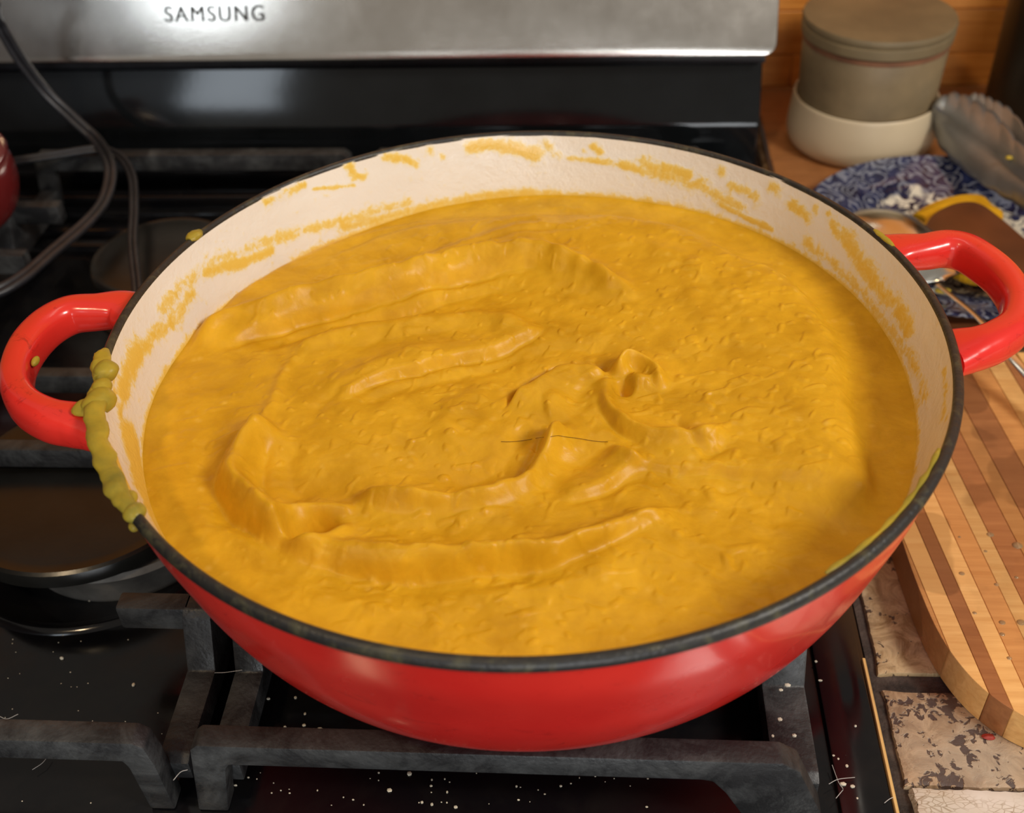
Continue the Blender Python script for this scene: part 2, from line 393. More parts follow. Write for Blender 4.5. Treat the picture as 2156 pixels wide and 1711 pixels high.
# burners
def burner(cx,cy,r):
    lathe('burner_ring',[(r*1.02,0),(r*1.03,.0014),(r*1.07,.0020),(r*1.11,.0015),(r*1.13,0)],(cx,cy,ZC),M['cooktop'],rg,128)
    lathe('burner_base',[(0,0),(r*.80,0),(r*.82,.010),(r*.87,.0175),(r*.84,.020),(0,.020)],(cx+.0155,cy-.0005,ZC),M['alu'],rg)
    lathe('burner_cap',[(0,.0205),(r*.95,.0205),(r*.995,.0225),(r,.0260),(r*.985,.0292),(r*.96,.0302),(r*.92,.0298),(r*.88,.0300),(r*.40,.0310),(0,.0312)],(cx,cy,ZC),M['cap'],rg,128)
    prism('igniter',[(cx+r*.9,cy-r*.52),(cx+r*.98,cy-r*.52),(cx+r*.98,cy-r*.62),(cx+r*.9,cy-r*.62)],ZC,ZC+.010,M['alu'],rg,.001)
burner(-.215,.0285,.063); burner(-.235,.225,.045); burner(.0,.0,.040); burner(.0,.235,.032)
# ---------------------------------------------------------------- grates
ZG=-.0985
def grate(xl,xr,label,loc,wide):
    g=empty('cooking_grate',loc,label,'grate','cast iron grates on the gas range')
    yf,yb=-.125,.335
    # front and rear frame: arched plate with two legs (x,z profile extruded in y)
    for y0,y1,n in ((yf,yf+.0095,'front_frame'),(yb-.0095,yb,'rear_frame')):
        zt,zb_=ZG,ZG-.0120; zf=ZC+.0005
        left=[(xl+.013,zb_),(xl+.0110,zb_-.003),(xl+.0065,zf),(xl-.0055,zf),(xl,zt-.003),(xl+.003,zt)]
        if wide: right=[(xr-.018,zt),(xr-.011,zt-.005),(xr,zf+.012),(xr+.001,zf),(xr-.024,zf),(xr-.036,zb_-.008),(xr-.041,zb_-.001),(xr-.045,zb_)]
        else: right=[(xr-.013,zt),(xr-.009,zt-.003),(xr-.0075,zt-.014),(xr-.0065,zf),(xr-.0165,zf),(xr-.0180,zb_-.004),(xr-.0195,zb_)]
        pts=left+right
        prism(n,pts,y0,y1,M['iron'],g,.0012,'y')
    # side rails: low between the raised finger roots
    for x0,x1 in ((xl,xl+.012),(xr-(.017 if wide else .012),xr)):
        zr=ZC+.020; prof=[(yf+.009,ZC+.008),(yf+.009,zr-.002),(yf+.013,zr)]
        for fy in (-.058,.036,.092,.205,.262):
            prof+=[(fy-.016,zr),(fy-.007,ZG-.003),(fy-.004,ZG),(fy+.004,ZG),(fy+.007,ZG-.003),(fy+.016,zr)]
        prof+=[(yb-.013,zr),(yb-.009,zr-.002),(yb-.009,ZC+.008)]
        prism('side_rail',prof,x0,x1,M['iron'],g,.0010,'x')
    xm=(xl+xr)/2
    for fy,L in ((-.058,.031),(.205,.034),(.262,.034)):
        for s,x0 in ((1,xl+.009),(-1,xr-.009)):
            a,b=sorted((x0,x0+s*L)); box('finger',a,b,fy-.0045,fy+.0045,ZG-.013,ZG,M['iron'],g,.0014)
    for fy in (.036,.092): box('cross_bar',xl+.011,xr-.013,fy-.004,fy+.004,ZG-.012,ZG-.0005,M['iron'],g,.0014)
    return g
grate(-.1185,.112,'black cast iron grate carrying the red pot, right side of the range',(0,.1,ZC),True)
grate(-.353,-.1265,'black cast iron grate left of the red pot, with nothing on its front half',(-.24,.1,ZC),False)
# ---------------------------------------------------------------- pot
pot=empty('enamel_pot',(0,0,ZG),'wide red enamelled cast iron pot with two loop handles, full of orange soup','pot')
outer=[(0,-.0978),(.085,-.0978),(.100,-.0972),(.112,-.0950),(.1225,-.0905),(.1300,-.0855),(.1355,-.0800),(.1410,-.0700),(.1452,-.0600),(.1487,-.0500),(.1514,-.0400),(.1542,-.0300),(.1568,-.0200),(.1585,-.0100),(.1596,-.0030),(.1598,-.0010)]
def chaikin(P,n=2):
    for _ in range(n):
        Q=[P[0]]
        for a,b in zip(P[:-1],P[1:]): Q+=[(a[0]*.75+b[0]*.25,a[1]*.75+b[1]*.25),(a[0]*.25+b[0]*.75,a[1]*.25+b[1]*.75)]
        P=Q+[P[-1]]
    return P
inner_pts=[(.1569,0.0),(.1556,-.006),(.1540,-.012),(.1522,-.020),(.1500,-.030),(.1470,-.040),(.1430,-.052),(.137,-.064),(.128,-.076),(.110,-.087),(.085,-.0905),(0,-.0910)]
lathe('outer_shell',chaikin(outer)+[(.1588,-.0012),(.1582,-.004),(.1562,-.02),(.150,-.04),(.140,-.068),(.11,-.090),(0,-.0925)],(0,0,0),M['red'],pot,256)
lathe('rim',[(.1603,-.0030),(.1606,-.0012),(.1600,.0002),(.1590,.0009),(.1578,.0010),(.1572,.0006),(.1567,-.0003),(.1568,-.0025),(.158,-.004)],(0,0,0),M['rim'],pot,320,True)
zs_=np.array([p[1] for p in inner_pts][::-1]); rs_=np.array([p[0] for p in inner_pts][::-1])
def Ri(z): return np.interp(z,zs_,rs_)
def on_wall(px,py):
    """where the line of sight meets the inside wall"""
    d=ray(px,py); zz=np.linspace(.0,-.05,400); t=(zz-CZ)/d.z; x=CX+d.x*t; y=CY+d.y*t
    f=np.hypot(x,y)-Ri(zz); i=np.argmin(np.abs(f)); return math.atan2(y[i],x[i]),zz[i]
NT,NZ=1800,64
th=np.linspace(0,2*PI,NT,endpoint=False); zz=np.concatenate([np.linspace(0.0,-.048,NZ-8),np.linspace(-.052,-.0905,8)])
TH,ZZ=np.meshgrid(th,zz,indexing='ij'); sm=np.zeros_like(TH)
def wstroke(pts,wid,amp=1.0):
    global sm
    P=[on_wall(*p) for p in pts]
    if len(P)==1: P=P*2
    m=np.zeros_like(TH)
    for (a0,z0),(a1,z1) in zip(P[:-1],P[1:]):
        da=(a1-a0+PI)%(2*PI)-PI; ex,ey=da*.153,(z1-z0); L=ex*ex+ey*ey+1e-12
        dx=((TH-a0+PI)%(2*PI)-PI)*.153; dy=(ZZ-z0)*1.1
        t=np.clip((dx*ex+dy*ey)/L,0,1); dd=np.hypot(dx-t*ex,dy-t*ey)
        m=np.maximum(m,np.exp(-(dd/wid)**2))
    sm=np.maximum(sm,m*amp)
for pts,wd_,am in [
 ([(430,572),(500,556),(570,530)],.0032,1.0),([(470,545),(560,510),(660,480),(760,455),(860,425)],.0040,.68),([(340,650),(400,585),(460,545)],.0042,.66),([(235,790),(245,850),(262,900)],.0035,.7),
 ([(400,620),(370,670),(330,700),(290,745)],.0048,.80),([(290,740),(268,790),(255,830)],.0058,1.05),([(262,830),(252,870),(256,895)],.0025,.8),
 ([(275,925),(285,980),(300,1040)],.0085,1.5),([(240,955),(262,1010),(300,1080)],.0030,.95),
 ([(560,425),(600,408),(640,392)],.0024,.72),([(600,400),(640,390)],.0020,.8),([(735,350),(745,372),(765,372)],.0026,.85),
 ([(660,398),(700,395),(745,390)],.0012,.85),([(810,330),(850,335),(875,345)],.0030,.85),([(905,318)],.0030,.6),([(930,330)],.002,.6),
 ([(990,308),(1040,302),(1090,315),(1130,324)],.0042,.95),([(1150,300),(1170,330)],.0030,.55),([(1200,332),(1280,342),(1330,352)],.0020,.85),
 ([(1250,308)],.0030,1.0),([(1262,318)],.0030,1.0),([(1230,318)],.0018,.9),([(1360,345),(1400,365),(1450,385)],.0060,.80),([(1400,350),(1450,372)],.0035,1.0),([(1310,345),(1350,360)],.003,.95),
 ([(1470,385),(1520,420),(1560,440)],.0045,.72),([(1520,430),(1570,458),(1625,482)],.0018,1.1),([(1520,362)],.0034,.92),([(1540,390),(1590,412)],.003,.62),([(1632,395)],.0042,.88),
 ([(1672,432),(1700,455)],.0035,.9),([(1718,440)],.003,.9),([(1755,470),(1765,500)],.0032,.9),([(1745,448)],.002,.9),
 ([(1780,500),(1820,560),(1860,620)],.0055,.85),([(1700,510),(1760,560),(1820,620),(1870,700)],.0042,.72),([(1870,620),(1900,660),(1910,700)],.0055,.85),
 ([(1880,700),(1920,760),(1950,830)],.0050,.62),([(1990,780),(1992,830),(1985,880)],.0028,.62),([(1995,880)],.003,.7),
 ([(720,478),(760,470),(820,455),(900,435),(1000,415),(1100,405),(1200,412),(1300,425),(1400,448)],.0034,.85)]: wstroke(pts,wd_,am)
# soup film just above the surface, all round
def zsurf(a):   # soup level round the wall
    return -.0295-.0050*np.exp(-((((a-math.radians(142)+PI)%(2*PI))-PI)/.55)**2)+.0030*np.exp(-((((a-math.radians(35)+PI)%(2*PI))-PI)/.6)**2)
film=np.exp(-np.clip(ZZ-zsurf(TH)-.0002,0,1)/.0022); sm=np.maximum(sm,film*1.0)
left=np.exp(-((((TH-math.radians(212)+PI)%(2*PI))-PI)/.32)**2)*np.exp(-np.clip(ZZ-zsurf(TH)-.008,0,1)/.006); sm=np.maximum(sm,left*.85)
RR=Ri(ZZ)-sm*.0005
V=np.stack([RR*np.cos(TH),RR*np.sin(TH),ZZ],-1).reshape(-1,3)
ii=np.arange(NT); jj=(ii+1)%NT; Q=[]
for k in range(NZ-1): Q.append(np.stack([ii*NZ+k,jj*NZ+k,jj*NZ+k+1,ii*NZ+k+1],1)[:,::-1])
me=npmesh('inner_lining',V,np.concatenate(Q)); at_=me.attributes.new('smear','FLOAT','POINT'); at_.data.foreach_set('value',sm.ravel().astype(np.float32))
link('inner_lining',me,M['lining'],pot)
# handles: flared loop cast with the pot
def handle(pts,name='handle'):
    P=smooth_path([(at(x,y,z=zc).x,at(x,y,z=zc).y,zc) for x,y,a,b,zc in pts],10); n=len(P)
    aa=np.interp(np.linspace(0,len(pts)-1,n),range(len(pts)),[p[2] for p in pts]); bb=np.interp(np.linspace(0,len(pts)-1,n),range(len(pts)),[p[3] for p in pts])
    V=[];F=[];K=24
    for i,p in enumerate(P):
        t=(P[min(i+1,n-1)]-P[max(i-1,0)]); t.z=0; t.normalize(); s=Vector((t.y,-t.x,0))
        for k in range(K):
            a=2*PI*k/K; c_,s_=math.cos(a),math.sin(a); e=.72
            q_=p+s*aa[i]*.88*math.copysign(abs(c_)**e,c_)+Vector((0,0,.90*bb[i]*math.copysign(abs(s_)**e,s_))); rr_=math.hypot(q_.x,q_.y); q_.x*=max(1,.1573/rr_); q_.y*=max(1,.1573/rr_); V.append(q_)
    for i in range(n-1):
        for k in range(K): F.append((i*K+k,i*K+(k+1)%K,(i+1)*K+(k+1)%K,(i+1)*K+k))
    F.append(tuple(range(K))[::-1]); F.append(tuple(range((n-1)*K,n*K)))
    o=link(name,mesh(name,V,F),M['red'],pot); bm=bmesh.new(); bm.from_mesh(o.data); bmesh.ops.recalc_face_normals(bm,faces=bm.faces[:]); bm.to_mesh(o.data); bm.free(); return o
zc=-.0095
handle([(286,660,.0125,.0060,zc),(252,652,.0105,.0068,zc),(205,657,.0083,.0078,zc),(150,663,.0078,.0085,zc),(102,688,.0076,.0088,zc),(63,728,.0072,.0090,zc),(40,775,.0066,.0090,zc),(37,820,.0066,.0090,zc),(58,858,.0072,.0090,zc),(104,884,.0080,.0088,zc),(150,893,.0090,.0082,zc),(196,895,.0118,.0072,zc),(232,898,.0140,.0062,zc)])
handle([(1868,534,.0125,.0060,zc),(1898,531,.0105,.0068,zc),(1944,530,.0083,.0078,zc),(1990,524,.0078,.0085,zc),(2032,532,.0076,.0088,zc),(2074,558,.0074,.0090,zc),(2112,592,.0072,.0090,zc),(2140,640,.0070,.0090,zc),(2134,690,.0074,.0090,zc),(2098,718,.0080,.0088,zc),(2062,732,.0090,.0082,zc),(2030,738,.0112,.0072,zc),(1996,744,.0130,.0062,zc)])
# ---------------------------------------------------------------- soup: sculpted surface
soup=empty('soup',(0,0,-.09),'thick orange pureed soup with stirred swirls filling the red pot','soup')
NR,NA=400,1500
r_=np.concatenate([np.linspace(.0008,.1535,NR)]); a_=np.linspace(0,2*PI,NA,endpoint=False)
RA,AA=np.meshgrid(r_,a_,indexing='ij'); X=RA*np.cos(AA); Y=RA*np.sin(AA)
def vn(X,Y,f,seed):
    x=X*f+1000; y=Y*f+1000; xi=np.floor(x).astype(int); yi=np.floor(y).astype(int); fx=x-xi; fy=y-yi
    fx=fx*fx*(3-2*fx); fy=fy*fy*(3-2*fy)
    h=lambda a,b:((np.sin(a*127.1+b*311.7+seed*74.7)*43758.5453)%1.0)
    return (h(xi,yi)*(1-fx)+h(xi+1,yi)*fx)*(1-fy)+(h(xi,yi+1)*(1-fx)+h(xi+1,yi+1)*fx)*fy-.5
WX=X+vn(X,Y,85,1)*.0026+vn(X,Y,260,21)*.0008; WY=Y+vn(X,Y,85,2)*.0026+vn(X,Y,260,22)*.0008
MOD=1+.35*vn(X,Y,75,31)+.30*vn(X,Y,190,32)
Hh=np.zeros_like(X)
Z0=-.0295
def near(pts,X,Y):
    P=[at(px,py,z=Z0) for px,py in pts]; P=smooth_path([(p.x,p.y,0) for p in P],5)
    best=np.full(X.shape,9.); sg=np.zeros(X.shape); tt=np.zeros(X.shape); n=len(P)-1
    for i in range(n):
        ax,ay=P[i].x,P[i].y; ex,ey=P[i+1].x-ax,P[i+1].y-ay; L=ex*ex+ey*ey+1e-14
        t=np.clip(((X-ax)*ex+(Y-ay)*ey)/L,0,1); dx=X-ax-t*ex; dy=Y-ay-t*ey; d=np.hypot(dx,dy); m=d<best
        best=np.where(m,d,best); sg=np.where(m,np.sign(ex*dy-ey*dx),sg); tt=np.where(m,(i+t)/n,tt)
    return best,best*sg,tt
def ends(t,e=.15):
    u=np.clip(np.minimum(t,1-t)/max(e,.12),0,1); return u*u*(3-2*u)
def ridge(pts,w,a,e=.15):
    global Hh; d,s,t=near(pts,WX,WY); Hh=Hh+a*MOD/(1+(d/(w*.95))**2)**1.9*np.clip(ends(t,e),0,1)
def step(pts,a,w=.0011,L=.018,side=1,e=.2):
    """lip: raised by a on one side of the line (left of its direction when side=1), fading back over L"""
    global Hh; d,s,t=near(pts,WX,WY); s=s*side
    Hh=Hh+a*(.5+.5*np.tanh(s/w))*np.exp(-(np.clip(s,0,9)/L)**2)*ends(t,e)*np.exp(-(np.clip(-s,0,9)/.004)**2)
def dip(px,py,rx,ry,a,ang=0,p=2):
    global Hh; c=at(px,py,z=Z0); dx=X-c.x; dy=Y-c.y; ca,sa_=math.cos(ang),math.sin(ang)
    u=(dx*ca+dy*sa_)/rx; v=(-dx*sa_+dy*ca)/ry; Hh=Hh+a*np.exp(-(u*u+v*v)**(p/2))
# plateau inside, lower smooth ring outside (boundary read off the picture)
bd=[(1000,458),(1240,468),(1400,492),(1520,545),(1640,600),(1710,670),(1755,760),(1775,850),(1800,950),(1830,1040),(1800,1130)]
step(bd,.0052,.0048,.070,-1,.12)
step([(440,640),(520,590),(620,535),(740,492),(880,468),(1040,458),(1200,462)],.0028,.0026,.030,-1,.1)
step([(640,640),(760,585),(900,540),(1000,508),(1110,492),(1250,482)],.0018,.0022,.020,-1,.25)
step([(560,745),(700,650),(860,598),(1010,568)],.0008,.001,.02,-1,.3)
# A: the long upper ridge and the trough below it
ridge([(400,760),(440,690),(500,660),(580,646),(680,622),(800,600),(920,575),(1020,556),(1110,550),(1200,575),(1290,615),(1345,650)],.0062,.0050,.06)
step([(430,735),(540,690),(640,660),(760,632),(880,605),(1000,580),(1110,570),(1200,600)],.0026,.0009,.012,1,.12)
dip(850,645,.045,.007,-.0022,.10); dip(600,690,.03,.006,-.0010,.25)
# B: second lobe
ridge([(600,745),(690,712),(800,690),(920,672),(1030,672),(1110,690)],.0080,.0026,.12)
step([(700,850),(790,800),(900,772),(1010,748),(1090,722),(1150,696)],.0024,.0010,.016,1,.12)
ridge([(620,740),(590,800),(565,870),(560,910)],.0026,.0018,.15)
# C: thick hook on the left
ridge([(572,890),(535,930),(503,975),(498,1025),(530,1070),(575,1105),(610,1140)],.0070,.0082,.10)
ridge([(610,1140),(650,1160),(730,1168),(860,1182),(980,1188),(1100,1180),(1230,1150),(1340,1105),(1420,1070)],.0055,.0042,.06)
step([(640,1190),(760,1206),(860,1212),(980,1206),(1110,1196),(1240,1166),(1350,1120)],.0022,.0009,.014,1,.15)
step([(1080,1175),(1200,1168),(1290,1135),(1370,1085),(1440,1060)],.0012,.001,.014,-1,.25)
dip(640,1020,.022,.014,-.0020,.3)
# loop with a hole
ridge([(598,1130),(600,1095),(625,1072),(672,1064),(720,1072),(748,1085)],.0026,.0036,.10)
ridge([(598,1120),(615,1150),(655,1160),(700,1140),(730,1110)],.0026,.0026,.10)
dip(655,1112,.0078,.0052,-.0075,.35,4); dip(600,1065,.006,.003,-.001,.2)
# D: inner swirl
ridge([(740,1035),(800,1048),(880,1062),(970,1058),(1050,1044),(1110,1010),(1150,965),(1172,922),(1165,890)],.0056,.0060,.08)
dip(1010,985,.030,.013,-.0026,.1); dip(880,930,.03,.02,-.0008)
step([(1180,1052),(1260,1028),(1330,985),(1350,965)],.0020,.001,.012,1,.15)
ridge([(1280,945),(1330,968),(1345,985)],.004,.0020,.2); dip(1240,955,.010,.006,-.0018,.5)
# E: top curl and the little bulb
step([(1060,850),(1120,805),(1190,780),(1250,782),(1275,800)],.0034,.0009,.014,-1,.12)
ridge([(1278,792),(1268,830),(1285,870),(1330,905),(1390,930),(1460,940),(1540,925)],.0042,.0034,.08)
ridge([(1290,800),(1315,780),(1352,780),(1382,802),(1392,832)],.0026,.0046,.12)
dip(1345,815,.0050,.0040,.0030); dip(1312,822,.0030,.0036,-.0042,0,4)
step([(1160,890),(1145,850),(1170,820)],.0012,.001,.01,-1,.3)
step([(1340,940),(1440,965),(1560,945)],.0010,.0024,.014,1,.3)
ridge([(1000,960),(940,900),(960,850),(1040,800)],.006,.0010,.2)
for pts,a in (([(700,820),(820,760),(980,720)],.0007),([(1480,980),(1500,1040),(1460,1100)],.0010),([(880,1240),(1100,1250),(1300,1200),(1450,1130)],.0010),([(420,860),(400,960),(420,1060),(500,1170)],.0010),([(1250,520),(1400,560),(1520,640),(1600,740)],.0008),([(1380,560),(1460,660),(1500,760)],.0006),([(560,1230),(760,1280),(1000,1300)],.0008)): ridge(pts,.0055,a,.3)
def groove(pts,w,a,e=.2): ridge(pts,w,-a,e)
for pts,w,a in (([(450,770),(560,715),(680,675),(800,650),(920,625),(1040,605),(1150,612)],.0060,.0022),([(720,870),(820,822),(930,795),(1040,765),(1140,730)],.0050,.0012),
 ([(700,1222),(850,1236),(990,1232),(1130,1216),(1270,1180)],.0045,.0012),([(450,900),(425,990),(435,1060),(500,1140)],.0060,.0016),([(610,930),(610,1000),(640,1050)],.0060,.0014),
 ([(1110,880),(1090,930),(1020,985),(900,1005)],.0070,.0016),([(1100,750),(1200,735),(1300,745)],.0050,.0012)): groove(pts,w,a)
for pts,w,a in (([(430,740),(540,695),(640,664),(760,636),(880,608),(1000,586),(1090,578)],.0020,.0030),
 ([(700,852),(790,802),(900,774),(1010,750),(1090,724),(1160,694)],.0016,.0022),
 ([(640,1196),(760,1212),(860,1218),(980,1212),(1110,1202),(1240,1172),(1350,1126),(1430,1088)],.0016,.0026),
 ([(548,893),(500,935),(460,985),(452,1035),(480,1090),(545,1135),(600,1168)],.0022,.0030),
 ([(575,930),(552,980),(550,1035),(585,1066)],.0022,.0022),
 ([(1050,858),(1110,802),(1190,774),(1250,778),(1282,786)],.0016,.0034),
 ([(1150,880),(1138,930),(1100,988),(1040,1028),(900,1044),(780,1020)],.0024,.0024),
 ([(660,560),(780,500),(900,474),(1040,464),(1180,468)],.0018,.0014),([(760,600),(900,552),(1010,520),(1120,505),(1240,500)],.0016,.0013),
 ([(1180,1058),(1270,1034),(1340,990)],.0014,.0018),([(1400,880),(1480,965),(1560,950)],.0018,.0012),
 ([(1275,800),(1262,850),(1290,900),(1360,950)],.0014,.0014),([(820,770),(700,830),(640,900)],.003,.0010)): groove(pts,w,a)
# broad undulation, drag streaks and pulp
inner=1/(1+np.exp((RA-.128)/.004))
rough=.35+.65*inner
def rot(a,sx=1,sy=1): return (X*math.cos(a)+Y*math.sin(a))*sx,(-X*math.sin(a)+Y*math.cos(a))*sy
def fb(f,a,seed,sy=1.0):
    u,v=rot(a,1,sy); u2=u+vn(u,v,f*.8,seed+40)*.5/f; v2=v+vn(u,v,f*.8,seed+41)*.5/f
    return vn(u2,v2,f,seed)
def blur(A,k):     # settle the strokes the way a thick puree does
    Bp=np.concatenate([A[:,-k:],A,A[:,:k]],1); c=np.cumsum(np.concatenate([np.zeros((A.shape[0],1)),Bp],1),1); A=(c[:,2*k+1:]-c[:,:-2*k-1])/(2*k+1)
    Bp=np.concatenate([np.repeat(A[:1],k,0),A,np.repeat(A[-1:],k,0)],0); c=np.cumsum(np.concatenate([np.zeros((1,A.shape[1])),Bp],0),0); return (c[2*k+1:]-c[:-2*k-1])/(2*k+1)
Hs=blur(blur(Hh,3),3); Hs=blur(blur(Hs,2),2); Hh=Hs*1.6
Hh+=fb(26,.5,3)*.0014+fb(60,1.1,4)*.0010*rough
Hh+=(fb(130,.25,5,1.7)*.00048+fb(250,.9,6,1.3)*.00026+fb(420,1.9,7)*.00014)*rough
Hh+=(np.clip(fb(170,.3,8,1.5)-.20,0,1)*.0036*np.clip(fb(22,.2,14)*3+.5,0,1)+np.clip(fb(300,1.2,9)-.22,0,1)*.0022)*rough
edge=np.clip((RA-.146)/.0075,0,1); base=zsurf(AA)
Hh=Hh*(1-edge)+edge**2*.0006
tiltf=(RA/.150)**2
ZZs=(Z0-.0010)*(1-tiltf)+base*tiltf+Hh
V=np.concatenate([np.stack([X,Y,ZZs],-1).reshape(-1,3),[[0,0,float(ZZs[0].mean())]]])
ii=np.arange(NA); jj=(ii+1)%NA
Q=np.concatenate([np.stack([k*NA+ii,(k+1)*NA+ii,(k+1)*NA+jj,k*NA+jj],1) for k in range(NR-1)])
me=npmesh('soup_surface',V,Q)
bm=bmesh.new(); bm.from_mesh(me); bm.verts.ensure_lookup_table(); c=bm.verts[len(V)-1]
for k in range(NA): bm.faces.new((c,bm.verts[k],bm.verts[(k+1)%NA]))
bm.to_mesh(me); bm.free()
link('soup_surface',me,M['soup'],soup)
lathe('soup_body',[(0,-.0895),(.084,-.0892),(.108,-.0860),(.126,-.0752),(.135,-.0635),(.141,-.052),(.1440,-.044),(0,-.044)],(0,0,0),M['soup'],soup,96)
# drips over the rim
def blobtube(name,P,rad,flat,seedv,parent,mat,n=14,amp=.35,fr=260):
    me=tube_mesh(name,P,rad,n,flat)
    for v in me.vertices:
        c_=v.co.copy(); nz=mnoise.noise(c_*fr+Vector((seedv,0,0)))+.5*mnoise.noise(c_*fr*2.3)
        i=min(range(0,len(P)),key=lambda q:(P[q]-c_).length_squared); v.co=P[i]+(c_-P[i])*(1+amp*nz)
    return link(name,me,mat,parent)
def rimpts(plist,z,rr): 
    out=[]
    for px,py in plist:
        p=at(px,py,z=z); a=math.atan2(p.y,p.x); out.append((rr*math.cos(a),rr*math.sin(a),z))
    return smooth_path(out,8)
M['drip']=mat_soup('soup_drip',.25,(.22,.19,.03),(.54,.37,.03))
blobtube('drip',rimpts([(217,800),(210,850),(210,900),(220,950),(240,1000),(262,1045),(288,1082)],.0004,.1592),lambda t:.0037*(1-abs(2*t-1)**6*.7),.55,1,soup,M['drip'],18,.35,150)
blobtube('drip',rimpts([(240,735),(228,765),(216,795)],.0008,.1590),lambda t:.0034*math.sin(PI*(.15+.7*t)),.75,2,soup,M['drip'])
blobtube('drip',rimpts([(395,505),(405,495),(422,487)],.0006,.1588),lambda t:.0028*math.sin(PI*(.2+.6*t)),.7,3,soup,M['drip'])
def blob(px,py,z,r,sx=1,sy=1,sz=.7,name='drip',parent=None,mat=None):
    p=at(px,py,z=z); bm=bmesh.new(); bmesh.ops.create_icosphere(bm,subdivisions=3,radius=r)
    for v in bm.verts:
        k=1+.22*mnoise.noise(v.co*200+Vector((px,py,0))); v.co=Vector((v.co.x*sx*k,v.co.y*sy*k,v.co.z*sz*k))+p
    me=bpy.data.meshes.new(name); bm.to_mesh(me); bm.free(); return link(name,me,mat or M['drip'],parent or soup)
blob(222,782,.0005,.0048,1,1.1,.8); blob(206,800,-.003,.0016); blob(208,845,-.001,.0056,1.0,1.2,.7); blob(190,858,-.0015,.0052,1.2,.9,.45)
blob(214,815,.0005,.0034,1,1.3,.8); blob(283,1108,-.006,.0018,1,1,1.1); blob(74,760,-.006,.0020,.7,1.4,.8); blob(268,1050,-.002,.0035); blob(284,1078,-.0005,.0040)
blobtube('drip',rimpts([(1988,948),(1965,1000),(1925,1055),(1870,1105),(1800,1165),(1740,1208)],.0000,.1562),lambda t:.0006+.0006*math.sin(t*19)**2,.6,5,soup,M['drip'])
blobtube('drip',rimpts([(1838,485),(1860,505),(1872,520)],.0008,.1588),lambda t:.0013*math.sin(PI*(.2+.6*t)),.6,6,soup,M['drip'])
def on_soup(px,py,up=.0003):
    z=-.028
    for _ in range(8):
        p=at(px,py,z=z); r=math.hypot(p.x,p.y); i=min(NR-1,int(round(np.interp(r,r_,np.arange(NR))))); j=int(round((math.atan2(p.y,p.x)%(2*PI))/(2*PI)*NA))%NA
        z=.5*z+.5*float(ZZs[i,j])
    return (p.x,p.y,float(ZZs[i,j])+up)
hp=smooth_path([on_soup(x,y) for x,y in [(1055+i*15,925+6*math.sin(i*.45+1.2)) for i in range(16)]],4)
tag(link('hair',tube_mesh("hair",hp,.00008,6),M['hair']),'thin dark curved hair lying on the soup surface','hair')
# ---------------------------------------------------------------- tiled counter
ct=empty('tiled_counter',(.40,.1,ZT-.02),'beige travertine tiled counter with dark dirty grout right of the range','counter')
box('grout_bed',.1452,1.2,-.32,.499,ZT-.03,ZT-.0022,M['grout'],ct,.001)
box('counter_base',.1475,1.2,-.30,.499,-1.04,ZT-.0305,M['paint'],ct)
def tile(x0,x1,y0,y1,mat,zt=ZT,b=.0018,seed=0):
    pts=[]; n=14; random.seed(seed*7+1)
    for (ax,ay),(bx,by) in zip(((x0,y0),(x1,y0),(x1,y1),(x0,y1)),((x1,y0),(x1,y1),(x0,y1),(x0,y0))):
        for i in range(n):
            t=i/n; jit=.0008*mnoise.noise(Vector((ax+t*(bx-ax),ay+t*(by-ay),seed))*120); 
            cut=.0012 if i==0 else 0
            cx_,cy_=(x0+x1)/2,(y0+y1)/2; px_,py_=ax+t*(bx-ax),ay+t*(by-ay)
            pts.append((px_+math.copysign(jit-cut,px_-cx_) if abs(px_-cx_)>(x1-x0)*.49 else px_, py_+math.copysign(jit-cut,py_-cy_) if abs(py_-cy_)>(y1-y0)*.49 else py_))
    return prism('tile',pts,ZT-.010,zt,mat,ct,b,'z')
for i,x0 in enumerate((.1495,.2525,.3555,.4585,.5615,.6645)):
    tile(x0+.0015,x0+.1,-.275,-.1745,M['tilew'],ZT+.0025,.004,seed=73+i)
    tile(x0,x0+.099,-.0495,.049,M['tile'],seed=3+i); tile(x0,x0+.099,.0525,.150,M['tile'],seed=13+i)
    tile(x0,x0+.099,.154,.252,M['tile'],seed=23+i); tile(x0,x0+.099,.256,.354,M['tile'],seed=33+i); tile(x0,x0+.099,.358,.456,M['tile'],seed=43+i)
    tile(x0,x0+.099,-.1025,-.0590,M['tile2'],seed=53+i); tile(x0+.0015,x0+.1,-.172,-.1045,M['tilew'],ZT+.0025,.004,seed=63+i)
# ---------------------------------------------------------------- wooden worktop board
wb=empty('worktop_board',(.45,.35,ZT),'brown laminated wooden board under the jar and the patterned plate','board')
ys=np.linspace(.185,.498,9)
for i in range(8):
    xl_=.1525 if i>0 else .158
    box('strip',xl_,.95,ys[i]+.0001,ys[i+1]-.0001,ZT+.0001,ZB,M['boardwood'],wb,.0005,1)
